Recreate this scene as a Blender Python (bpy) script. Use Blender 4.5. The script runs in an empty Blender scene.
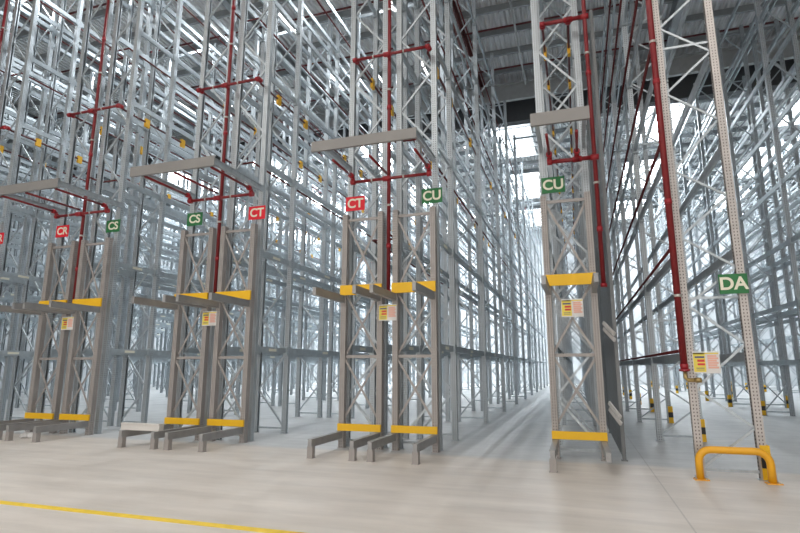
import bpy, math, random
from mathutils import Vector, Matrix
random.seed(7)
S = bpy.context.scene
COL = S.collection
PI = math.pi

# ------------------------------------------------------------------ camera
cam_d = bpy.data.cameras.new('camera')
cam = bpy.data.objects.new('camera', cam_d)
COL.objects.link(cam)
R = ((0.95017485, -0.05831291, -0.30621457),
     (0.31171743, 0.17774898, 0.93340106),
     (0.0, -0.98234663, 0.18706976))
cam.matrix_world = Matrix(((R[0][0], -R[0][1], -R[0][2], 0.0),
                           (R[1][0], -R[1][1], -R[1][2], 0.0),
                           (R[2][0], -R[2][1], -R[2][2], 1.5),
                           (0, 0, 0, 1)))
cam_d.sensor_width = 36.0
cam_d.lens = 36.0 * 533 / 800
cam_d.clip_start = 0.05
cam_d.clip_end = 300
S.camera = cam

# ------------------------------------------------------------------ world, lights, exposure
W = bpy.data.worlds.new('sky')
S.world = W
W.use_nodes = True
W.node_tree.nodes['Background'].inputs[0].default_value = (0.95, 0.975, 1.0, 1)
W.node_tree.nodes['Background'].inputs[1].default_value = 0.55
S.view_settings.view_transform = 'Standard'
S.view_settings.look = 'None'
S.view_settings.exposure = -0.45
S.view_settings.gamma = 1.0
S.view_settings.use_curve_mapping = False
ROOF = 15.2


def area(name, loc, sx, sy, energy, color, rot=(0, 0, 0)):
    l = bpy.data.lights.new(name, 'AREA')
    l.shape = 'RECTANGLE'
    l.size, l.size_y = sx, sy
    l.energy = energy
    l.color = color
    o = bpy.data.objects.new(name, l)
    o.location = loc
    o.rotation_euler = rot
    COL.objects.link(o)
    return o


COOL = (0.93, 0.97, 1.0)
WARM = (1.0, 0.93, 0.86)
# daylight standing in the rooflight openings: (x0, x1, y0, y1)
ROOFLIGHTS = [(x, x + 2.4, y, y + 6.0) for y in (28.0, 37.0, 46.0) for x in (-28.4, -20.4, -12.4, -4.2, 3.8, 11.4)]
FRONT_FILLS = [(-16.0, -12.0, -11.0, 1.0), (-6.0, -2.0, -11.0, 1.0), (4.0, 8.0, -11.0, 1.0)]  # unseen roof openings, added to brighten the front floor and posts
for x0, x1, y0, y1 in ROOFLIGHTS:
    area('roof_daylight_fill', ((x0 + x1) / 2, (y0 + y1) / 2, ROOF + 0.25), x1 - x0, y1 - y0, 3200 if x0 < -8 else (800 if x0 < 0 else 1600), COOL)
for x0, x1, y0, y1 in FRONT_FILLS:
    area('roof_daylight_fill', ((x0 + x1) / 2, (y0 + y1) / 2, ROOF + 0.25), x1 - x0, y1 - y0, 1250, WARM)  # warm fill through the added front openings
# added warm fill behind the camera, tilted up to brighten roof and rack fronts
area('front_warm_fill', (-4.0, -13.0, 3.2), 30, 6, 1700, WARM, (math.radians(112), 0, 0))


# ------------------------------------------------------------------ materials
def nodes(name):
    m = bpy.data.materials.new(name)
    m.use_nodes = True
    nt = m.node_tree
    return m, nt, nt.nodes['Principled BSDF']


def paint(name, col, rough=0.5, metal=0.0, var=0.06, scale=6.0, bump=0.0):
    m, nt, b = nodes(name)
    b.inputs['Roughness'].default_value = rough
    b.inputs['Metallic'].default_value = metal
    t = nt.nodes.new('ShaderNodeTexCoord')
    n = nt.nodes.new('ShaderNodeTexNoise')
    n.inputs['Scale'].default_value = scale
    n.inputs['Detail'].default_value = 4
    nt.links.new(t.outputs['Object'], n.inputs['Vector'])
    r = nt.nodes.new('ShaderNodeValToRGB')
    r.color_ramp.elements[0].position = 0.3
    r.color_ramp.elements[1].position = 0.7
    r.color_ramp.elements[0].color = tuple(c * (1 - var) for c in col) + (1,)
    r.color_ramp.elements[1].color = tuple(min(1, c * (1 + var)) for c in col) + (1,)
    nt.links.new(n.outputs['Fac'], r.inputs['Fac'])
    nt.links.new(r.outputs['Color'], b.inputs['Base Color'])
    if bump:
        bp = nt.nodes.new('ShaderNodeBump')
        bp.inputs['Strength'].default_value = bump
        nt.links.new(n.outputs['Fac'], bp.inputs['Height'])
        nt.links.new(bp.outputs['Normal'], b.inputs['Normal'])
    return m


def perforated(name, col, rough, metal, hole, pitch=0.05):
    """steel with rows of punched slots up each face"""
    m = paint(name, col, rough, metal, 0.07, 9.0)
    nt = m.node_tree
    b = nt.nodes['Principled BSDF']
    base = b.inputs['Base Color'].links[0].from_socket
    t = nt.nodes.new('ShaderNodeTexCoord')
    sp = nt.nodes.new('ShaderNodeSeparateXYZ')
    nt.links.new(t.outputs['Object'], sp.inputs[0])

    def math_(op, a, v=None):
        k = nt.nodes.new('ShaderNodeMath')
        k.operation = op
        for i, x in enumerate((a, v)):
            if x is None:
                continue
            if isinstance(x, (int, float)):
                k.inputs[i].default_value = x
            else:
                nt.links.new(x, k.inputs[i])
        return k.outputs[0]
    zf = math_('FRACT', math_('DIVIDE', sp.outputs['Z'], pitch))
    zin = math_('MULTIPLY', math_('GREATER_THAN', zf, 0.3), math_('LESS_THAN', zf, 0.75))
    ax = math_('ABSOLUTE', sp.outputs['X'])
    ay = math_('ABSOLUTE', sp.outputs['Y'])
    inx = math_('MULTIPLY', math_('GREATER_THAN', ax, 0.014), math_('LESS_THAN', ax, 0.028))
    iny = math_('MULTIPLY', math_('GREATER_THAN', ay, 0.014), math_('LESS_THAN', ay, 0.028))
    side = math_('MAXIMUM', math_('MULTIPLY', inx, math_('GREATER_THAN', ay, 0.045)),
                 math_('MULTIPLY', iny, math_('GREATER_THAN', ax, 0.045)))
    f = math_('MULTIPLY', zin, side)
    mx = nt.nodes.new('ShaderNodeMix')
    mx.data_type = 'RGBA'
    nt.links.new(f, mx.inputs['Factor'])
    nt.links.new(base, mx.inputs[6])
    mx.inputs[7].default_value = hole + (1,)
    nt.links.new(mx.outputs[2], b.inputs['Base Color'])
    return m


M = {}
M['galv'] = paint('galvanised_steel', (0.47, 0.515, 0.545), 0.42, 0.45, 0.12, 14.0)
M['galv_post'] = perforated('galvanised_post_steel', (0.47, 0.515, 0.545), 0.42, 0.45, (0.13, 0.14, 0.15))
M['beam'] = paint('galvanised_beam_steel', (0.43, 0.48, 0.51), 0.42, 0.45, 0.10, 8.0)
M['taupe'] = paint('grey_brown_coated_steel', (0.36, 0.335, 0.32), 0.5, 0.15, 0.05, 3.0)
M['taupe_post'] = perforated('grey_brown_post_steel', (0.37, 0.345, 0.33), 0.5, 0.15, (0.09, 0.085, 0.08))
M['pale_post'] = perforated('pale_perforated_steel', (0.50, 0.47, 0.45), 0.42, 0.35, (0.12, 0.10, 0.10))
M['plate'] = paint('grey_plate_paint', (0.25, 0.243, 0.235), 0.5, 0.15, 0.05, 3.0)
M['grey_arm'] = paint('grey_arm_steel', (0.33, 0.33, 0.33), 0.45, 0.3, 0.08, 5.0)
M['yellow'] = paint('yellow_paint', (0.86, 0.50, 0.01), 0.45, 0.0, 0.03, 4.0)
M['hoop'] = paint('amber_paint', (0.85, 0.42, 0.02), 0.35, 0.0, 0.04, 4.0)
M['tag'] = paint('orange_plate', (0.90, 0.50, 0.03), 0.5, 0.0, 0.03)
M['black'] = paint('black_band', (0.02, 0.02, 0.02), 0.5)
M['red_pipe'] = paint('red_pipe_paint', (0.20, 0.010, 0.014), 0.38, 0.0, 0.10, 6.0)
M['red_fit'] = paint('red_fitting_paint', (0.30, 0.012, 0.02), 0.35, 0.0, 0.08, 6.0)
M['maroon'] = paint('maroon_pipe_paint', (0.105, 0.012, 0.014), 0.4, 0.0, 0.10, 6.0)
M['clamp'] = paint('zinc_clamp', (0.55, 0.53, 0.50), 0.4, 0.5)
M['brass'] = paint('brass', (0.45, 0.33, 0.14), 0.35, 0.8)
M['sign_red'] = paint('sign_red', (0.74, 0.008, 0.025), 0.45, 0.0, 0.02)
M['sign_green'] = paint('sign_green', (0.02, 0.17, 0.05), 0.45, 0.0, 0.02)
M['cream'] = paint('cream_lettering', (0.80, 0.78, 0.64), 0.5, 0.0, 0.01)
M['white'] = paint('white_board', (0.72, 0.70, 0.68), 0.5, 0.0, 0.02)
M['lemon'] = paint('lemon_print', (0.80, 0.66, 0.10), 0.5, 0.0, 0.02)
M['print_red'] = paint('print_red', (0.66, 0.05, 0.05), 0.5, 0.0, 0.02)
M['print_blue'] = paint('print_navy', (0.06, 0.07, 0.20), 0.5, 0.0, 0.02)
M['pink'] = paint('print_salmon', (0.78, 0.42, 0.33), 0.5, 0.0, 0.02)
M['sticker'] = paint('pale_sticker', (0.78, 0.76, 0.64), 0.5, 0.0, 0.02)
M['screen'] = paint('dark_grey_slats', (0.17, 0.18, 0.185), 0.5, 0.3, 0.08, 3.0)
M['bracket'] = paint('white_bracket', (0.66, 0.65, 0.64), 0.4, 0.2)
M['plank'] = paint('white_beam_paint', (0.68, 0.66, 0.63), 0.5, 0.0, 0.04, 3.0)
M['paper'] = paint('crumpled_white', (0.78, 0.78, 0.78), 0.6, 0.0, 0.05)
M['rafter'] = paint('red_oxide_steel', (0.13, 0.035, 0.03), 0.5, 0.0, 0.1, 2.0)
M['purlin'] = paint('roof_purlin_steel', (0.30, 0.32, 0.33), 0.5, 0.3, 0.06, 3.0)
M['dark'] = paint('dark_girder', (0.09, 0.095, 0.10), 0.6, 0.2)
M['gutter'] = paint('pale_gutter', (0.42, 0.43, 0.43), 0.5, 0.2)
M['wall'] = paint('pale_wall_cladding', (0.62, 0.65, 0.67), 0.6, 0.0, 0.03, 0.5)
M['line'] = paint('yellow_floor_line', (0.88, 0.62, 0.04), 0.55, 0.0, 0.10, 8.0)

# roof deck: fine ribs along y
m, nt, b = nodes('ribbed_roof_deck')
t = nt.nodes.new('ShaderNodeTexCoord')
wv = nt.nodes.new('ShaderNodeTexWave')
wv.wave_type = 'BANDS'
wv.bands_direction = 'X'
wv.inputs['Scale'].default_value = 1.5
nt.links.new(t.outputs['Object'], wv.inputs['Vector'])
bp = nt.nodes.new('ShaderNodeBump')
bp.inputs['Strength'].default_value = 0.9
bp.inputs['Distance'].default_value = 0.12
nt.links.new(wv.outputs['Fac'], bp.inputs['Height'])
nt.links.new(bp.outputs['Normal'], b.inputs['Normal'])
b.inputs['Base Color'].default_value = (0.82, 0.83, 0.83, 1)
b.inputs['Roughness'].default_value = 0.5
M['deck'] = m

# rooflight pane: clear polycarbonate
m = bpy.data.materials.new('rooflight_pane')
m.use_nodes = True
nt = m.node_tree
nt.nodes.remove(nt.nodes['Principled BSDF'])
tr = nt.nodes.new('ShaderNodeBsdfTransparent')
tl = nt.nodes.new('ShaderNodeBsdfTranslucent')
tl.inputs[0].default_value = (0.9, 0.93, 0.95, 1)
mx = nt.nodes.new('ShaderNodeMixShader')
mx.inputs[0].default_value = 0.15
nt.links.new(tr.outputs[0], mx.inputs[1])
nt.links.new(tl.outputs[0], mx.inputs[2])
nt.links.new(mx.outputs[0], nt.nodes['Material Output'].inputs[0])
M['pane'] = m

# floor: beige apron, blue-grey power-trowelled slab under the racks, joints
m, nt, b = nodes('concrete_floor')
t = nt.nodes.new('ShaderNodeTexCoord')
sp = nt.nodes.new('ShaderNodeSeparateXYZ')
nt.links.new(t.outputs['Object'], sp.inputs[0])


def noise(scale, detail=5, sx=1.0, sy=1.0):
    mp = nt.nodes.new('ShaderNodeMapping')
    mp.inputs['Scale'].default_value = (sx, sy, 1)
    nt.links.new(t.outputs['Object'], mp.inputs[0])
    n = nt.nodes.new('ShaderNodeTexNoise')
    n.inputs['Scale'].default_value = scale
    n.inputs['Detail'].default_value = detail
    n.inputs['Roughness'].default_value = 0.6
    nt.links.new(mp.outputs[0], n.inputs['Vector'])
    return n.outputs['Fac']


def mth(op, a, c=None):
    k = nt.nodes.new('ShaderNodeMath')
    k.operation = op
    for i, x in enumerate((a, c)):
        if x is None:
            continue
        if isinstance(x, (int, float)):
            k.inputs[i].default_value = x
        else:
            nt.links.new(x, k.inputs[i])
    return k.outputs[0]


def ramp(fac, p0, c0, p1, c1):
    r = nt.nodes.new('ShaderNodeValToRGB')
    r.color_ramp.elements[0].position = p0
    r.color_ramp.elements[1].position = p1
    r.color_ramp.elements[0].color = c0 + (1,)
    r.color_ramp.elements[1].color = c1 + (1,)
    nt.links.new(fac, r.inputs['Fac'])
    return r.outputs['Color']


def mix(fac, a, c, mode='MIX'):
    k = nt.nodes.new('ShaderNodeMix')
    k.data_type = 'RGBA'
    k.blend_type = mode
    if isinstance(fac, (int, float)):
        k.inputs[0].default_value = fac
    else:
        nt.links.new(fac, k.inputs[0])
    for i, x in ((6, a), (7, c)):
        if isinstance(x, tuple):
            k.inputs[i].default_value = x + (1,)
        else:
            nt.links.new(x, k.inputs[i])
    return k.outputs[2]


beige = ramp(noise(0.9, 6, 0.5, 1.6), 0.3, (0.64, 0.59, 0.535), 0.72, (0.78, 0.73, 0.675))
grey = ramp(noise(0.8, 6, 1.6, 0.35), 0.3, (0.50, 0.515, 0.52), 0.72, (0.64, 0.65, 0.65))
edge = mth('ADD', sp.outputs['Y'], mth('MULTIPLY', mth('SUBTRACT', noise(1.3, 4), 0.5), 0.35))
mr = nt.nodes.new('ShaderNodeMapRange')
mr.inputs['From Min'].default_value = 9.35
mr.inputs['From Max'].default_value = 9.65
nt.links.new(edge, mr.inputs['Value'])
base = mix(mr.outputs['Result'], beige, grey)
streak = ramp(noise(1.6, 8, 0.35, 2.4), 0.35, (0.88, 0.88, 0.88), 0.6, (1, 1, 1))
base = mix(1.0, base, streak, 'MULTIPLY')
spots = ramp(noise(3.2, 5), 0.70, (1, 1, 1), 0.80, (0.80, 0.78, 0.76))
base = mix(1.0, base, spots, 'MULTIPLY')
jt = mth('LESS_THAN', mth('ABSOLUTE', mth('SUBTRACT', sp.outputs['X'], 0.95)), 0.009)
base = mix(mth('MULTIPLY', jt, 0.4), base, (0.30, 0.28, 0.26))
nt.links.new(base, b.inputs['Base Color'])
rr = ramp(noise(2.0, 4), 0.3, (0.34, 0.34, 0.34), 0.7, (0.52, 0.52, 0.52))
nt.links.new(rr, b.inputs['Roughness'])
b.inputs['Specular IOR Level'].default_value = 0.4
M['floor'] = m


# ------------------------------------------------------------------ mesh helpers
class MB:
    def __init__(s):
        s.v, s.f, s.mi, s.sm, s.mats = [], [], [], [], []

    def _m(s, m):
        if m not in s.mats:
            s.mats.append(m)
        return s.mats.index(m)

    def add(s, vs, fs, m, smooth=False):
        o = len(s.v)
        i = s._m(m)
        s.v += [tuple(p) for p in vs]
        for f in fs:
            s.f.append(tuple(o + k for k in f))
            s.mi.append(i)
            s.sm.append(smooth)

    def box(s, x0, x1, y0, y1, z0, z1, m):
        vs = [(x, y, z) for z in (z0, z1) for y in (y0, y1) for x in (x0, x1)]
        s.add(vs, [(0, 2, 3, 1), (4, 5, 7, 6), (0, 1, 5, 4), (2, 6, 7, 3), (0, 4, 6, 2), (1, 3, 7, 5)], m)

    def bar(s, p, q, w, h, m, up=(0, 0, 1)):
        p, q = Vector(p), Vector(q)
        d = (q - p).normalized()
        u = Vector(up)
        a = d.cross(u)
        if a.length < 1e-4:
            a = d.cross(Vector((1, 0, 0)))
        a.normalize()
        c = a.cross(d).normalized()
        vs = [e + a * (i * w / 2) + c * (j * h / 2) for e in (p, q) for j in (-1, 1) for i in (-1, 1)]
        s.add(vs, [(0, 1, 3, 2), (4, 6, 7, 5), (0, 4, 5, 1), (2, 3, 7, 6), (0, 2, 6, 4), (1, 5, 7, 3)], m)

    def tube(s, pts, r, m, n=10, cap=True):
        pts = [Vector(p) for p in pts]
        rings = []
        prev = None
        for k, p in enumerate(pts):
            d = (pts[min(k + 1, len(pts) - 1)] - pts[max(k - 1, 0)]).normalized()
            if prev is None:
                a = d.cross(Vector((0.31, 0.2, 0.93)))
                if a.length < 0.05:
                    a = d.cross(Vector((1, 0, 0)))
                a.normalize()
            else:
                a = (prev - d * prev.dot(d)).normalized()
            prev = a
            c = d.cross(a)
            rings.append([p + (a * math.cos(2 * PI * i / n) + c * math.sin(2 * PI * i / n)) * r for i in range(n)])
        vs = [v for g in rings for v in g]
        fs = []
        for k in range(len(pts) - 1):
            for i in range(n):
                j = (i + 1) % n
                fs.append((k * n + i, k * n + j, (k + 1) * n + j, (k + 1) * n + i))
        s.add(vs, fs, m, True)
        if cap:
            o = [tuple(range(n))[::-1], tuple((len(pts) - 1) * n + i for i in range(n))]
            base = len(s.v) - len(vs)
            i = s._m(m)
            for f in o:
                s.f.append(tuple(base + k for k in f))
                s.mi.append(i)
                s.sm.append(False)

    def prism(s, prof, z0, z1, m):
        n = len(prof)
        vs = [(x, y, z0) for x, y in prof] + [(x, y, z1) for x, y in prof]
        fs = [(i, (i + 1) % n, n + (i + 1) % n, n + i) for i in range(n)]
        fs += [tuple(range(n))[::-1], tuple(range(n, 2 * n))]
        s.add(vs, fs, m)

    def mesh(s, name):
        me = bpy.data.meshes.new(name)
        me.from_pydata(s.v, [], s.f)
        for m in s.mats:
            me.materials.append(M[m])
        me.polygons.foreach_set('material_index', s.mi)
        me.polygons.foreach_set('use_smooth', s.sm)
        me.update()
        return me


def put(name, me, parent=None, loc=(0, 0, 0), rot=(0, 0, 0)):
    if isinstance(me, MB):
        me = me.mesh(name)
    o = bpy.data.objects.new(name, me)
    o.location = loc
    o.rotation_euler = rot
    if parent is not None:
        o.parent = parent
    COL.objects.link(o)
    return o


def tag(o, label, cat, group=None):
    o['label'] = label
    o['category'] = cat
    if group:
        o['group'] = group
    return o


def thing(name, label, cat, loc=(0, 0, 0), group=None):
    o = bpy.data.objects.new(name, None)
    o.empty_display_size = 0.2
    o.location = loc
    COL.objects.link(o)
    return tag(o, label, cat, group)


def struct(name, mb):
    o = put(name, mb)
    o['kind'] = 'structure'
    return o


def text(name, body, size, m, parent, loc):
    c = bpy.data.curves.new(name, 'FONT')
    c.body = body
    c.size = size
    c.align_x = 'CENTER'
    c.align_y = 'CENTER'
    c.extrude = 0.002
    c.offset = size * 0.026
    c.materials.append(M[m])
    o = bpy.data.objects.new(name, c)
    COL.objects.link(o)
    bpy.context.view_layer.update()
    me = bpy.data.meshes.new_from_object(o.evaluated_get(bpy.context.evaluated_depsgraph_get()))
    bpy.data.objects.remove(o)
    bpy.data.curves.remove(c)
    me.name = name
    return put(name, me, parent, loc, (PI / 2, 0, 0))


# ------------------------------------------------------------------ setting
XL, XR, YF, YB = -37.0, 19.0, -14.0, 54.0
mb = MB()
mb.box(XL, XR, YF, YB, -0.2, 0.0, 'floor')
struct('floor', mb)

# roof deck with the rooflight openings left out
mb = MB()
holes = ROOFLIGHTS + FRONT_FILLS  # rooflights beyond the girder plus the added front openings
xs = sorted({XL, XR} | {h[0] for h in holes} | {h[1] for h in holes})
ys = sorted({YF, YB} | {h[2] for h in holes} | {h[3] for h in holes})
for x0, x1 in zip(xs, xs[1:]):
    run = None
    for y0, y1 in zip(ys, ys[1:]):
        cx, cy = (x0 + x1) / 2, (y0 + y1) / 2
        if not any(h[0] < cx < h[1] and h[2] < cy < h[3] for h in holes):
            mb.box(x0, x1, y0, y1, ROOF, ROOF + 0.12, 'deck')
struct('ceiling', mb)
for k, (x0, x1, y0, y1) in enumerate(holes):
    mb = MB()
    mb.box(x0, x1, y0, y1, ROOF + 0.05, ROOF + 0.07, 'pane')
    struct('window_%d' % (k + 1), mb)
mb = MB(); mb.box(XL, XR, YB, YB + 0.2, 0, ROOF + 0.4, 'wall'); struct('wall_back', mb)
mb = MB(); mb.box(XL - 0.2, XL, YF, YB, 0, ROOF + 0.4, 'wall'); struct('wall_left', mb)
mb = MB(); mb.box(XR, XR + 0.2, YF, YB, 0, ROOF + 0.4, 'wall'); struct('wall_right', mb)
# purlins (z section) across the roof
for k in range(30):
    y = 8.0 + 1.5 * k
    mb = MB()
    mb.box(XL, XR, y - 0.04, y - 0.02, ROOF - 0.26, ROOF, 'purlin')
    mb.box(XL, XR, y - 0.02, y + 0.06, ROOF - 0.26, ROOF - 0.24, 'purlin')
    struct('roof_purlin', mb)
for x in (-27.3, -19.3, -11.3, -3.7, 4.3, 12.3):
    mb = MB()
    rm = 'rafter' if x == -3.7 else 'purlin'
    mb.box(x - 0.14, x + 0.14, 2.0, 24.0, ROOF - 0.82, ROOF - 0.79, rm)
    mb.box(x - 0.02, x + 0.02, 2.0, 24.0, ROOF - 0.79, ROOF - 0.29, rm)
    mb.box(x - 0.14, x + 0.14, 2.0, 24.0, ROOF - 0.29, ROOF - 0.265, rm)
    struct('roof_rafter', mb)
mb = MB()
mb.box(XL, XR, 23.9, 24.1, ROOF - 1.15, ROOF - 0.42, 'gutter')
mb.box(XL, XR, 23.75, 24.25, ROOF - 0.42, ROOF - 0.36, 'gutter')
struct('roof_gutter_beam', mb)
mb = MB()
mb.box(XL, XR, 25.5, 25.62, ROOF - 1.5, ROOF - 0.3, 'dark')
mb.box(XL, XR, 25.35, 25.8, ROOF - 1.6, ROOF - 1.5, 'dark')
mb.box(XL, XR, 25.35, 25.8, ROOF - 0.4, ROOF - 0.3, 'dark')
struct('roof_girder_beam', mb)
# painted line
mb = MB()
mb.box(-20, 8, 4.66, 4.77, 0.0, 0.003, 'line')
o = put('floor_line', mb)
o['kind'] = 'structure'

# ------------------------------------------------------------------ rack meshes
HL = 13.8


def c_profile(w, d, t, lip):
    """C section, web on -x side, open towards +x"""
    x0, x1, y0, y1 = -w / 2, w / 2, -d / 2, d / 2
    return [(x0, y0), (x1, y0), (x1, y0 + lip), (x1 - t, y0 + lip), (x1 - t, y0 + t), (x0 + t, y0 + t),
            (x0 + t, y1 - t), (x1 - t, y1 - t), (x1 - t, y1 - lip), (x1, y1 - lip), (x1, y1), (x0, y1)]


def post_mesh(mat, h, w=0.1, d=0.1, plate='galv'):
    mb = MB()
    mb.prism(c_profile(w, d, 0.006, 0.03), 0.008, h, mat)
    mb.box(-w / 2 - 0.025, w / 2 + 0.025, -d / 2 - 0.004, d / 2 + 0.004, 0, 0.008, plate)
    return mb.mesh('post')


def brace_mesh(half, h, mat, step=0.6, start=0.12, phase=0, wid=0.045, dep=0.03):
    """zigzag lacing of an upright frame between posts at x = -half, half"""
    mb = MB()
    i = half - 0.035
    mb.bar((-i, 0, start), (i, 0, start), dep, wid, mat)
    z, s = start + 0.05, -1 if phase == 0 else 1
    yo = 0.0
    while z + step < h - 0.1:
        mb.bar((s * i, yo, z), (-s * i, yo, z + step), dep, wid, mat)
        z += step + 0.02
        s = -s
    mb.bar((-i, 0, z), (i, 0, z), dep, wid, mat)
    return mb.mesh('upright_frame')


def beam_mesh(L, sticker, d=0.13, mat='beam'):
    mb = MB()
    h = L / 2
    mb.box(-0.025, 0.025, -h, h, -d / 2, d / 2, mat)
    for s in (-1, 1):
        y = s * h
        mb.box(-0.055, 0.055, min(y, y - s * 0.05), max(y, y - s * 0.05), -d / 2 - 0.04, d / 2 + 0.03, mat)
    if sticker:
        for s in (-1, 1):
            x = s * 0.026
            mb.box(x - 0.0015, x + 0.0015, -0.16, 0.16, -0.03, 0.03, 'sticker')
    return mb


POST = post_mesh('galv_post', HL, 0.115, 0.105)
POST_PALE = post_mesh('pale_post', HL, 0.105, 0.1)
BR = {p: brace_mesh(0.385, HL, 'galv', 0.82, 0.12, p, 0.04, 0.028) for p in (0, 1)}
mb = MB()
zs_ = [0.13, 0.68, 1.20, 1.84, 2.42, 2.96, 3.46, 4.05, 4.53, 5.29, 5.83, 6.45, 7.0, 7.6, 8.2, 8.8, 9.4, 10.0, 10.6, 11.2, 11.8, 12.4, 13.0, 13.6]
mb.bar((-0.35, 0, 0.10), (0.35, 0, 0.10), 0.025, 0.04, 'galv')
for k, (za, zb) in enumerate(zip(zs_, zs_[1:])):
    q = -1 if k % 2 == 0 else 1
    mb.bar((q * 0.35, 0, za), (-q * 0.35, 0, zb), 0.024, 0.032, 'galv')
for z in (2.52, 6.62):
    mb.bar((-0.35, 0, z), (0.35, 0, z), 0.024, 0.035, 'galv')
BR_DA = mb.mesh('upright_frame')
BEAMS = {}


def beam(L, st):
    k = (round(L, 3), st)
    if k not in BEAMS:
        BEAMS[k] = beam_mesh(L, st).mesh('beam')
    return BEAMS[k]


def rack(cx, ys, levels, label, group=None, single=96, phase=0, first_pale=False, stickers=2, half=0.385):
    t = thing('pallet_rack', label, 'rack', (cx, ys[0], 0), group)
    for i, y in enumerate(ys):
        f = put('upright_frame', BR_DA if first_pale else BR[phase], t, (0, y - ys[0], 0))
        for s in (-1, 1):
            put('post', POST_PALE if first_pale and i == 0 else POST, f, (s * half, 0, 0), (0, 0, 0 if s < 0 else PI))
    left = single
    far = MB()
    for i in range(len(ys) - 1):
        L = ys[i + 1] - ys[i] - 0.115
        y = (ys[i] + ys[i + 1]) / 2 - ys[0]
        for k, z in enumerate(levels):
            for s in (-1, 1):
                if left > 0:
                    put('beam', beam(L, k < stickers), t, (s * half, y, z))
                    left -= 1
                else:
                    x = s * half
                    far.box(x - 0.025, x + 0.025, y - L / 2, y + L / 2, z - 0.065, z + 0.065, 'beam')
                    for e in (-1, 1):
                        yy = y + e * (L / 2 - 0.025)
                        far.box(x - 0.055, x + 0.055, yy - 0.025, yy + 0.025, z - 0.1, z + 0.09, 'beam')
    if far.v:
        o = put('beam', far, t)
        o['kind'] = 'stuff'
    return t


LEV = [1.9, 4.02, 6.12, 8.33, 10.4, 12.45]
YS = [10.05, 11.45] + [15.45 + 4.0 * k for k in range(9)]
OFF = 0.545
ROWS = {3: -3.465, 2: -7.53, 1: -11.62, 0: -15.63, -1: -19.6, -2: -23.55, -3: -27.5, -4: -31.5}
NAMES = {3: ('tall galvanised rack run behind the CT station that shares its end with CU',
             'tall galvanised rack run behind the double-end station with the green CU sign'),
         2: ('tall galvanised rack run behind the station carrying a white beam and green CS sign',
             'tall galvanised rack run behind the CT station beside the white beam'),
         1: ('tall galvanised rack run behind the station with the whole red CR sign',
             'tall galvanised rack run behind the CS station beside the crumpled white litter'),
         0: ('galvanised rack run one back from the red CR sign cut by the picture edge',
             'galvanised rack run at the red CR sign cut by the picture edge')}
for r, c in ROWS.items():
    for s, q in ((-1, 0), (1, 1)):
        if r in NAMES:
            rack(c + s * OFF, YS, LEV, NAMES[r][q], None, 96, (r + q) % 2)
        else:
            rack(c + s * OFF, YS, LEV, 'galvanised rack run deep in the hall, glimpsed through the racks behind the CR sign',
                 'rack runs glimpsed behind the CR station', 96, (r + q) % 2)
rack(-0.045, YS, LEV, 'single galvanised rack run between the lone station and the dark slatted screen', None, 96, 1)
LEVR = [1.66, 3.2, 4.85, 6.5, 8.15, 9.8, 11.45, 13.1]
YD = [8.85 + 4.0 * k for k in range(11)]
rack(1.945, YD, LEVR, 'pale perforated rack run carrying the DA sign behind the yellow hoop barrier', None, 96, 1, True, 0)
YE = [8.5 + 4.0 * k for k in range(11)]
rack(6.0, YE, LEVR, 'galvanised rack run just past the DA rack, guards on its aisle posts', None, 96, 0, False, 0)
rack(7.1, YE, LEVR, 'galvanised rack run standing back to back behind the guarded run past the DA rack', None, 96, 1, False, 0)
for c in (11.7, 12.8):
    rack(c, YE, LEVR, 'galvanised rack run farthest from the DA sign, glimpsed through nearer racks', 'rack runs beyond the DA rack', 96, 0, False, 0)

# ------------------------------------------------------------------ pallet stations at the rack ends
YP = 9.82
HS = 4.62
mb = MB()
mb.prism([(y, x) for x, y in c_profile(0.13, 0.105, 0.006, 0.028)][::-1], 0.008, HS, 'taupe_post')
mb.box(-0.07, 0.07, -0.075, 0.06, 0, 0.008, 'taupe')
SP = mb.mesh('post')


def x_brace(half):
    mb = MB()
    i = half - 0.03
    zs = [0.52, 1.72, 3.0, 4.5]
    for k, z in enumerate(zs[1:]):
        mb.bar((-i, 0, z), (i, 0, z), 0.03, 0.055, 'taupe')
    for z0, z1 in zip(zs, zs[1:]):
        mb.bar((-i, 0.022, z0 + 0.03), (i, 0.022, z1 - 0.03), 0.012, 0.04, 'taupe')
        mb.bar((-i, -0.022, z1 - 0.03), (i, -0.022, z0 + 0.03), 0.012, 0.04, 'taupe')
    return mb.mesh('cross_brace')


XB = x_brace(0.385)


def arm_mesh(z0, z1, L, w=0.085):
    """channel arm pointing at -y, top and bottom flange with a recessed web"""
    mb = MB()
    mb.box(-w / 2, w / 2, -L, 0, z1 - 0.012, z1, 'grey_arm')
    mb.box(-w / 2, w / 2, -L, 0, z0, z0 + 0.012, 'grey_arm')
    mb.box(-w / 2 + 0.008, w / 2 - 0.008, -L, 0, z0 + 0.012, z1 - 0.012, 'grey_arm')
    mb.box(-w / 2 - 0.012, w / 2 + 0.012, -0.012, 0.0, z0 - 0.05, z1 + 0.02, 'taupe')
    return mb.mesh('arm')


ARM_LOW = arm_mesh(0.185, 0.315, 1.27)
ARM_UP = arm_mesh(2.78, 2.92, 1.27, 0.08)
mb = MB()
mb.box(-0.05, 0.05, -0.05, 0.05, 0.006, 0.185, 'taupe')
mb.box(-0.06, 0.06, -0.06, 0.06, 0, 0.006, 'taupe')
FOOT = mb.mesh('foot')
mb = MB(); mb.box(-0.44, 0.44, -0.02, 0.02, 0.325, 0.455, 'yellow'); BAR_LOW = mb.mesh('stop_bar')
mb = MB(); mb.box(-0.44, 0.44, -0.02, 0.02, 2.93, 3.13, 'yellow'); BAR_UP = mb.mesh('stop_bar')


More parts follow.
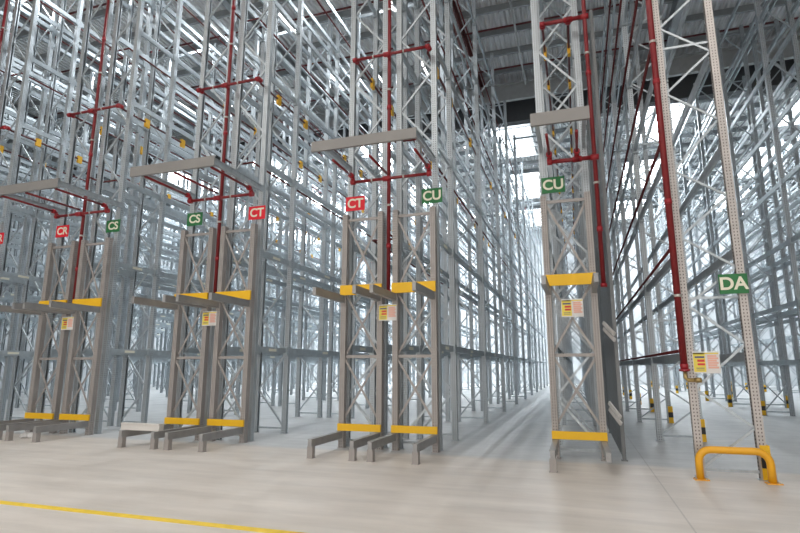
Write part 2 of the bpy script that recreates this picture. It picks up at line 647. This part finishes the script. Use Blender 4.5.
def station(cx, label, no_foot=False):
    t = thing('pallet_station', label, 'pallet station', (cx, YP, 0))
    fr = put('cross_brace', XB, t)
    for s in (-1, 1):
        put('post', SP, t, (s * 0.385, 0, 0))
        put('arm', ARM_LOW, t, (s * 0.385, -0.067, 0))
        put('arm', ARM_UP, t, (s * 0.385, -0.067, 0))
        if not (no_foot and s > 0):
            put('foot', FOOT, t, (s * 0.385, -0.067 - 1.21, 0))
    put('stop_bar', BAR_LOW, t, (0, -0.095, 0))['label'] = 'yellow stop bar above the floor arms'
    put('stop_bar', BAR_UP, t, (0, -0.095, 0))['label'] = 'deep yellow stop bar above the upper arms'
    return t


ST = {(3, -1): 'grey-brown pallet station under the red CT sign, sharing its end with the CU station',
      (3, 1): 'grey-brown pallet station under the green CU sign on the double rack end',
      (2, -1): 'grey-brown pallet station with a white beam lying across its floor arms',
      (2, 1): 'grey-brown pallet station under the red CT sign, beside the white-beam station',
      (1, -1): 'grey-brown pallet station under the full red CR sign',
      (1, 1): 'grey-brown pallet station under a green CS sign, beside the crumpled white litter',
      (0, 1): 'grey-brown pallet station at the picture edge with a cut-off red sign'}
for (r, s), lab in ST.items():
    station(ROWS[r] + s * OFF, lab)
station(-0.045, 'lone pallet station with yellow bars next to the dark slatted screen', True)

# white beam lying over the floor arms of the CS station
cx = ROWS[2] - OFF
mb = MB()
mb.box(-0.50, 0.42, -0.06, 0.06, 0, 0.13, 'plank')
mb.box(-0.50, 0.42, -0.075, -0.06, 0.0, 0.02, 'plank')
mb.box(-0.50, 0.42, -0.075, -0.06, 0.11, 0.13, 'plank')
tag(put('box_beam', mb, None, (cx, 8.66, 0.316)), 'short white box beam resting across two floor arms', 'beam')

# crumpled litter by the CS station
mb = MB()
random.seed(3)
for (dx, dy, r) in ((0, 0, 0.085), (0.09, 0.03, 0.06), (-0.08, -0.02, 0.055), (0.01, 0.02, 0.07)):
    vs, fs = [], []
    n, k = 8, 5
    zc = r * 0.85
    for a in range(k + 1):
        th = PI * a / k
        for b_ in range(n):
            ph = 2 * PI * b_ / n
            q = r * random.uniform(0.7, 1.25)
            vs.append((dx + q * math.sin(th) * math.cos(ph), dy + q * math.sin(th) * math.sin(ph), max(0.0, zc + q * math.cos(th))))
    for a in range(k):
        for b_ in range(n):
            c_ = (b_ + 1) % n
            fs.append((a * n + b_, a * n + c_, (a + 1) * n + c_, (a + 1) * n + b_))
    mb.add(vs, fs, 'paper')
tag(put('crumpled_wrapping', mb, None, (-11.5, 8.95, 0)), 'crumpled white plastic wrapping on the floor between the station arms', 'litter')


# ------------------------------------------------------------------ stop plates held out in front of the tall racks
def plate_frame(x0, x1, xa, xb, label, y, zb, h):
    c = (x0 + x1) / 2
    t = thing('overhead_stop_frame', label, 'stop frame', (c, y, zb))
    mb = MB()
    mb.box(x0 - c, x1 - c, -0.006, 0.0, 0, h, 'plate')
    mb.box(x0 - c, x1 - c, 0.0, 0.05, 0, 0.008, 'plate')
    mb.box(x0 - c, x1 - c, 0.0, 0.05, h - 0.008, h, 'plate')
    put('stop_plate', mb, t)['label'] = 'flat grey-brown plate'
    for x in (xa, xb):
        mb = MB()
        L = 9.99 - y
        z = h - 0.15
        mb.box(x - c - 0.03, x - c + 0.03, 0.051, L, z, z + 0.01, 'galv')
        mb.box(x - c - 0.03, x - c + 0.03, 0.051, L, z + 0.12, z + 0.13, 'galv')
        mb.box(x - c - 0.005, x - c + 0.005, 0.051, L, z + 0.01, z + 0.12, 'galv')
        put('support_arm', mb, t)['label'] = 'galvanised support arm'
    return t


plate_frame(-4.62, -2.52, -4.395, -2.55, 'grey-brown overhead plate held out above the CT and CU double station', 8.62, 5.57, 0.20)
plate_frame(-8.53, -6.47, -8.40, -6.54, 'grey-brown overhead plate held out above the station with the white beam', 8.17, 5.36, 0.205)
plate_frame(-12.60, -10.50, -12.48, -10.58, 'grey-brown overhead plate held out above the CR and CS station', 8.17, 5.36, 0.205)
plate_frame(-16.65, -14.55, -16.5, -14.66, 'grey-brown overhead plate at the picture edge, above the cut-off CR sign', 8.17, 5.36, 0.205)
plate_frame(-0.52, 0.42, -0.43, 0.34, 'short grey-brown overhead plate above the lone station', 8.60, 5.48, 0.22)


# ------------------------------------------------------------------ sprinkler pipework
def flange(mb, p, axis, r=0.062, l=0.05):
    p = Vector(p)
    a = Vector(axis) * (l / 2)
    mb.tube([p - a, p + a], r, 'red_fit', 12)


def tag_mesh():
    mb = MB()
    mb.box(-0.03, 0.03, -0.075, 0.075, -0.13, 0.10, 'tag')
    return mb.mesh('marker_plate')


TAG = tag_mesh()


def clear_z(x_rel, z, phases, reach, step=0.82, start=0.12):
    """nearest height at which a pipe at x_rel misses the frame lacing"""
    def bx(zz, ph):
        k = int((zz - start - 0.05) // (step + 0.02))
        f = (zz - start - 0.05 - k * (step + 0.02)) / step
        s_ = (-1 if ph == 0 else 1) * (-1) ** k
        return s_ * 0.35 * (1 - 2 * f)
    for d in range(0, 60):
        for g in (-1, 1):
            zz = z + g * d * 0.02
            if all(abs(bx(zz + q, p) - x_rel) > reach for p in phases for q in (-0.05, 0, 0.05)):
                return zz
    return z


def pipework(cx, label, double=True, far=True, z_bottom=2.98, rx=0.0, hw=(-0.74, 0.89), y_feed=8.3, phases=((0,), (0,))):
    t = thing('sprinkler_riser', label, 'sprinkler pipe', (cx, 0, 0))
    y = 9.72 if not double else 9.83
    mb = MB()
    mb.tube([(rx, y, z_bottom), (rx, y, 14.3)], 0.038, 'red_pipe', 12)
    for z in (3.9, 6.9, 10.2, 12.6):
        flange(mb, (rx, y, z), (0, 0, 1), 0.05, 0.09)
    flange(mb, (rx, y, z_bottom), (0, 0, 1), 0.055, 0.06)
    put('riser_pipe', mb, t)
    cl = MB()
    for z in (4.75, 7.3, 9.2, 11.4):
        cl.tube([(rx, y, z - 0.02), (rx, y, z + 0.02)], 0.05, 'clamp', 12)
        cl.bar((rx, y + 0.045, z), (rx, y + 0.14, z), 0.03, 0.03, 'clamp')
        o = put('pipe_clamp', cl, t)
        cl = MB()
    for z, back in ((5.28 if double else 5.23, False), (8.06, True)):
        yb = y - 0.13 if double else y - 0.02
        mb = MB()
        if double:
            mb.tube([(hw[0], yb, z), (hw[1], yb, z)], 0.032, 'red_pipe', 10)
            ends = hw
            mb.tube([(0, yb, z), (0, y, z)], 0.045, 'red_fit', 10)
            flange(mb, (0, yb, z), (1, 0, 0), 0.055, 0.16)
        else:
            mb.tube([(-0.23, yb, z), (rx, yb, z)], 0.04, 'red_pipe', 10)
            ends = (-0.23, 0.25)
            flange(mb, (rx, yb, z), (1, 0, 0), 0.055, 0.14)
            flange(mb, (0.25, yb, z), (1, 0, 0), 0.055, 0.16)
        for e in ends:
            d = 1 if back else -1
            flange(mb, (e, yb, z), (1, 0, 0), 0.055, 0.09)
            zr = 0.02 if back else 0.11
            mb.tube([(e, yb, z), (e, yb + d * 0.03, z + zr * 0.75), (e, yb + d * 0.1, z + zr)], 0.045, 'red_fit', 10)
            flange(mb, (e, yb + d * 0.1, z + zr), (0, 1, 0), 0.056, 0.07)
        put('branch_pipe', mb, t)
        cl = MB()
        for e in (-0.32, 0.36):
            if double:
                cl.tube([(e - 0.015, yb, z), (e + 0.015, yb, z)], 0.043, 'clamp', 10)
        if cl.v:
            put('pipe_clamp', cl, t)
        runs = list(ends) + ([0.0] if double and not back else [])
        for e in runs:
            mb = MB()
            zz = z + 0.02 if back else z + 0.11
            ec = max(-0.82, min(0.82, e))
            if back:
                if double:
                    zc = clear_z(ec - math.copysign(OFF, ec), zz, phases[0 if e < 0 else 1], 0.07)
                else:
                    zc = clear_z(e, zz, phases[0], 0.07)
                mb.tube([(e, yb + 0.1, zz), (ec, yb + 0.25, zc), (ec, 46.0, zc)], 0.026, 'maroon', 8)
                zz = zc
                o = put('range_pipe', mb, t)
                if e != 0:
                    yy = 10.75
                    k = 0
                    while yy < 30:
                        put('marker_plate', TAG, o, (ec, yy, zz))['label'] = 'orange marker plate'
                        yy += 1.4 if k % 2 == 0 else 2.6
                        k += 1
            else:
                mb.tube([(e, yb - 0.1 if e else yb, zz), (e, y_feed, zz)], 0.026, 'red_pipe', 8)
                put('feed_pipe', mb, t)
    if double:
        for z, e in ((12.55, -0.60), (12.55, 0.60), (6.3, 0.5), (4.15, -0.5), (10.1, 0.45)):
            mb = MB()
            z = clear_z(e - math.copysign(OFF, e), z, phases[0 if e < 0 else 1], 0.06)
            mb.tube([(e, 10.25, z), (e, 46.0, z)], 0.024, 'maroon', 8)
            mb.tube([(e, 10.25, z), (0.0, 10.25, z), (0, 9.86, z)], 0.024, 'maroon', 8)
            put('range_pipe', mb, t)
    return t


pipework(ROWS[3], 'dark red sprinkler riser between the CT and CU stations, branching to both racks', y_feed=8.72, phases=((1,), (0,)))
pipework(ROWS[2], 'dark red sprinkler riser between the white-beam station and the CT station beside it', phases=((0,), (1,)))
pipework(ROWS[1], 'dark red sprinkler riser between the CR and CS stations', phases=((1,), (0,)))
pipework(ROWS[0], 'dark red sprinkler riser at the picture edge by the cut-off red sign', phases=((0,), (1,)))
pipework(-0.045, 'dark red sprinkler riser standing against the dark slatted screen', False, rx=0.55, z_bottom=2.9, y_feed=8.7, phases=((1,), (1,)))

# riser of the DA rack
t = thing('sprinkler_riser', 'dark red sprinkler riser with brass valve beside the DA rack post', 'sprinkler pipe', (1.46, 8.72, 0))
mb = MB()
mb.tube([(0, 0, 1.45), (0, 0, 14.3)], 0.048, 'red_pipe', 14)
for z in (1.52, 4.0, 6.0, 9.0):
    flange(mb, (0, 0, z), (0, 0, 1), 0.056, 0.08)
flange(mb, (0, 0, 1.47), (0, 0, 1), 0.075, 0.03)
put('riser_pipe', mb, t)
for z in (2.55, 6.7):
    mb = MB()
    mb.tube([(0, 0, z - 0.02), (0, 0, z + 0.02)], 0.056, 'clamp', 12)
    mb.bar((0.03, 0.02, z), (0.07, 0.06, z), 0.02, 0.03, 'clamp')
    put('pipe_clamp', mb, t)
mb = MB()
mb.tube([(0, 0, 1.46), (0, 0, 1.36), (0.03, 0, 1.33), (0.16, -0.02, 1.33)], 0.028, 'brass', 10)
mb.tube([(0.12, -0.02, 1.33), (0.2, -0.03, 1.33)], 0.036, 'brass', 10)
put('drain_valve', mb, t)['label'] = 'brass drain valve'
for z in (1.75, 3.3, 5.0, 6.7, 8.3, 9.95, 11.6):
    mb = MB()
    mb.tube([(0, 0, z), (0.0, 39.0, z)], 0.026, 'maroon', 8)
    flange(mb, (0, 0.06, z), (0, 1, 0), 0.045, 0.05)
    put('range_pipe', mb, t)
mb = MB()
mb.box(0.0, 0.006, 0, 0.05, 0, 0.11, 'white')
put('label_plate', mb, t, (0.06, 0.02, 1.98))

# ------------------------------------------------------------------ slatted screen beside the lone run
t = thing('slatted_screen', 'tall dark grey slatted screen running along the back of the lone rack run', 'screen', (0.64, 9.95, 0))
y0 = 0.0
for k in range(9):
    L = 3.9
    mb = MB()
    yy = y0
    while yy < y0 + L:
        mb.box(-0.015, 0.015, yy, yy + 0.075, 0.03, 8.2, 'screen')
        yy += 0.15
    for z in (0.25, 2.0, 4.0, 6.0, 8.0):
        mb.box(0.016, 0.03, y0, y0 + L, z, z + 0.05, 'screen')
    put('slat_panel', mb, t)
    mb = MB()
    mb.box(-0.03, 0.03, y0 - 0.07, y0 - 0.01, 0, 8.3, 'screen')
    mb.box(-0.05, 0.05, y0 - 0.1, y0 + 0.02, 0, 0.01, 'screen')
    put('screen_post', mb, t)
    y0 += 4.0
for (ya, za) in ((-0.1, 0.93), (-0.1, 2.27)):
    mb = MB()
    mb.bar((-0.18, ya, za), (-0.03, ya - 0.25, za - 0.22), 0.03, 0.06, 'bracket')
    mb.bar((-0.18, ya, za - 0.1), (-0.03, ya - 0.25, za - 0.32), 0.03, 0.06, 'bracket')
    put('stay_bracket', mb, t)['label'] = 'pale sloping stay'


# ------------------------------------------------------------------ signs and notices
def sign(xc, yc, zc, body, col, label, w=0.43, h=0.31):
    t = thing('aisle_sign', label, 'sign', (xc, yc, zc - h / 2))
    mb = MB()
    mb.box(-w / 2, w / 2, 0, 0.006, 0, h, col)
    p = put('sign_panel', mb, t)
    text('lettering', body, h * 0.88, 'cream', p, (0, -0.002, h * 0.49))
    mb = MB()
    mb.box(-0.03, 0.03, 0.006, 0.02, h * 0.35, h * 0.65, 'galv')
    put('sign_bracket', mb, t)
    return t


ys_ = 9.97
sign(ROWS[3] - 0.80, ys_, 4.91, 'CT', 'sign_red', 'red CT sign on the same rack end as a green CU sign')
sign(ROWS[3] + 0.87, ys_, 4.91, 'CU', 'sign_green', 'green CU sign on the same rack end as a red CT sign')
sign(ROWS[2] - 0.81, ys_, 4.93, 'CS', 'sign_green', 'green CS sign above the station with the white beam')
sign(ROWS[2] + 0.87, ys_, 4.93, 'CT', 'sign_red', 'red CT sign on the end of the rack with the white beam')
sign(ROWS[1] - 0.83, ys_, 4.97, 'CR', 'sign_red', 'red CR sign shown whole, above a station')
sign(ROWS[1] + 0.84, ys_, 4.97, 'CS', 'sign_green', 'green CS sign beside the red CR sign')
sign(ROWS[0] + 0.86, ys_, 4.95, 'CR', 'sign_red', 'red CR sign cut off by the picture edge')
sign(-0.245, ys_, 4.88, 'CU', 'sign_green', 'green CU sign on the lone rack by the red riser', 0.42, 0.31)
sign(2.21, 8.76, 2.70, 'DA', 'sign_green', 'green DA sign low on the pale perforated rack', 0.37, 0.29)


def notice(xc, yc, zc, label, w=0.37, h=0.315):
    t = thing('load_notice', label, 'notice', (xc, yc, zc - h / 2))
    mb = MB()
    mb.box(-w / 2, w / 2, 0, 0.005, 0, h, 'white')
    put('notice_board', mb, t)
    mb = MB()
    a, b_ = -w / 2 + 0.01, -0.01
    mb.box(a, b_, -0.001, 0, 0.02, h - 0.02, 'lemon')
    mb.box(a + 0.02, b_ - 0.01, -0.002, -0.001, h * 0.70, h * 0.78, 'print_blue')
    mb.box(a + 0.05, b_ - 0.01, -0.002, -0.001, h * 0.52, h * 0.63, 'print_red')
    mb.box(a + 0.05, b_ - 0.01, -0.002, -0.001, h * 0.36, h * 0.46, 'print_red')
    mb.box(a + 0.03, b_ - 0.02, -0.002, -0.001, h * 0.22, h * 0.25, 'print_blue')
    mb.box(a + 0.03, b_ - 0.02, -0.002, -0.001, h * 0.14, h * 0.16, 'print_blue')
    mb.box(a, w / 2 - 0.01, -0.001, 0, h * 0.88, h * 0.94, 'lemon')
    for k in range(6):
        z = h * (0.22 + 0.105 * k)
        mb.box(0.02, w / 2 - 0.02 - 0.02 * (k % 2), -0.001, 0, z, z + h * 0.085, 'pink')
    put('print', mb, t)
    return t


notice(ROWS[3] + 0.015, 9.744, 2.56, 'yellow and white load notice between the CT and CU stations')
notice(ROWS[2] - 0.04, 9.744, 2.56, 'yellow and white load notice on the double end with the white beam')
notice(ROWS[1] - 0.02, 9.744, 2.56, 'yellow and white load notice between the CR and CS stations')
notice(-0.035, 9.744, 2.53, 'yellow and white load notice on the lone station below its yellow bar')
notice(1.76, 8.78, 1.58, 'yellow and white load notice on the pale DA rack', 0.35, 0.31)

# ------------------------------------------------------------------ hoop barrier and post guards
t = thing('hoop_barrier', 'amber tubular hoop barrier bolted to the floor before the DA rack', 'barrier', (1.93, 8.60, 0))
hw, hh, rr_ = 0.425, 0.40, 0.16
pts = [(-hw, 0, 0.01), (-hw, 0, hh - rr_)]
for k in range(1, 7):
    a = PI - (PI / 2) * k / 6
    pts.append((-hw + rr_ + rr_ * math.cos(a), 0, hh - rr_ + rr_ * math.sin(a)))
for k in range(0, 7):
    a = PI / 2 - (PI / 2) * k / 6
    pts.append((hw - rr_ + rr_ * math.cos(a), 0, hh - rr_ + rr_ * math.sin(a)))
pts += [(hw, 0, 0.01)]
mb = MB()
mb.tube(pts, 0.049, 'hoop', 18)
put('hoop_tube', mb, t)
for s in (-1, 1):
    mb = MB()
    mb.box(-0.08, 0.1, -0.07, 0.07, 0, 0.012, 'hoop')
    for bx, by in ((0.07, -0.05), (0.07, 0.05), (-0.06, -0.05), (-0.06, 0.05)):
        mb.tube([(bx, by, 0.012), (bx, by, 0.024)], 0.012, 'clamp', 6)
    put('foot_plate', mb, t, (s * hw, 0, 0))

mb = MB()
w = 0.068
prof = [(0.088, -w), (0.088, w), (-0.03, w), (-0.03, w - 0.008), (0.08, w - 0.008), (0.08, -w + 0.008), (-0.03, -w + 0.008), (-0.03, -w)]
mb.prism(prof, 0.009, 0.46, 'yellow')
GUARD = mb.mesh('guard_shell')
mb = MB()
for x0, x1, y0, y1 in ((0.0885, 0.0895, -w - 0.001, w + 0.001), (-0.03, 0.0885, -w - 0.0015, -w - 0.0005), (-0.03, 0.0885, w + 0.0005, w + 0.0015)):
    mb.box(x0, x1, y0, y1, 0.16, 0.30, 'black')
BAND = mb.mesh('black_band')


def guard(x, y, label, group, turn=0):
    t = thing('post_guard', label, 'post guard', (x, y, 0), group)
    t.rotation_euler = (0, 0, turn)
    put('guard_shell', GUARD, t)
    put('black_band', BAND, t)['label'] = 'black band'


guard(1.945 + 0.385, YD[0], 'black and yellow guard at the DA rack foot, behind the hoop barrier', None)
guard(1.945 + 0.385, YD[1], 'black and yellow guard half hidden by the pale DA post', None)
for y in YD[2:]:
    guard(1.945 + 0.385, y, 'small black and yellow guard on a post behind the DA rack front', 'guards along the DA rack')
for y in YE:
    guard(6.0 - 0.385, y, 'black and yellow guard on a post of the rack run past DA', 'guards along the rack past DA', PI)
for y in YE:
    guard(7.1 + 0.385, y, 'black and yellow guard on the far side of the rack run past DA', 'guards on the far side past DA')
for y in YE:
    guard(11.7 - 0.385, y, 'tiny black and yellow guard on the farthest rack run past DA', 'guards on the farthest rack', PI)

# ------------------------------------------------------------------ linear lights over the aisles
mb = MB()
mb.box(-0.05, 0.05, -0.75, 0.75, 0.02, 0.09, 'gutter')
HOUSING = mb.mesh('light_housing')
m = bpy.data.materials.new('lit_diffuser')
m.use_nodes = True
pb = m.node_tree.nodes['Principled BSDF']
pb.inputs['Emission Color'].default_value = (1, 1, 1, 1)
pb.inputs['Emission Strength'].default_value = 7.0
M['lit'] = m
mb = MB()
mb.box(-0.04, 0.04, -0.72, 0.72, 0.0, 0.02, 'lit')
DIFF = mb.mesh('diffuser')
mb = MB()
mb.tube([(0, 0, 0.09), (0, 0, ROOF - 14.1)], 0.008, 'galv', 6)
ROD = mb.mesh('suspension_wire')
for x in (-5.5, -9.55, -13.6, -17.6, -21.6, 3.9, 9.5):
    for y in (11.0, 15.5, 20.0, 29.5, 34.0, 38.5, 43.0, 47.5):
        if x > -5 and y < 25:
            continue
        t = thing('aisle_light', 'slim lit linear lamp hung under the roof over a rack aisle', 'lamp', (x, y, 14.1), 'linear lamps over the aisles')
        put('light_housing', HOUSING, t)
        put('diffuser', DIFF, t)
        put('suspension_wire', ROD, t, (0, -0.6, 0))
        put('suspension_wire', ROD, t, (0, 0.6, 0))
        area('lamp_light', (x, y, 14.08), 0.08, 1.44, 200, COOL)

# ------------------------------------------------------------------ pipes and ties under the roof
mb = MB()
mb.tube([(0, 0, ROOF - 0.36), (0, 0, ROOF)], 0.008, 'galv', 6)
HANGER = mb.mesh('pipe_hanger')
for y in (10.4, 13.4, 16.4, 19.4, 22.4):
    mb = MB()
    mb.tube([(XL + 0.05, y, ROOF - 0.36), (XR - 0.05, y, ROOF - 0.36)], 0.04, 'maroon', 8)
    t = thing('roof_sprinkler_pipe', 'dark red sprinkler pipe crossing just below the ribbed roof', 'sprinkler pipe', (0, 0, 0), 'pipes below the ribbed roof')
    put('pipe', mb, t)
    for k in range(12):
        put('pipe_hanger', HANGER, t, (-16.5 + 3.0 * k, y, 0))
RR = [3, 2, 1, 0, -1]
for y in (15.45, 27.45, 39.45):
    gaps = [(ROWS[3] + OFF + 0.385, -0.045 - 0.385)]
    gaps += [(ROWS[b] + OFF + 0.385, ROWS[a] - OFF - 0.385) for a, b in zip(RR, RR[1:])]
    for a, b_ in gaps:
        mb = MB()
        L = b_ - a - 0.121
        mb.box(-L / 2, L / 2, -0.03, 0.03, -0.05, 0.05, 'galv')
        for q in (-1, 1):
            xq = q * (L / 2 - 0.005)
            mb.box(xq - 0.005, xq + 0.005, -0.05, 0.05, -0.1, 0.1, 'galv')
        tag(put('aisle_tie', mb, None, ((a + b_) / 2, y, 13.6)), 'galvanised tie bar joining two rack tops high across an aisle', 'tie bar', 'tie bars across the aisle tops')
t = thing('cable_duct', 'thin grey duct hung along the roof above the long open aisle', 'duct', (-1.55, 6.0, 14.45))
mb = MB()
mb.box(-0.035, 0.035, 0, 17.5, 0, 0.05, 'gutter')
put('duct', mb, t)
for k in range(6):
    mb = MB()
    mb.tube([(0, 0.5 + 3.2 * k, 0.05), (0, 0.5 + 3.2 * k, ROOF - 14.45)], 0.008, 'galv', 6)
    put('hanger', mb, t)
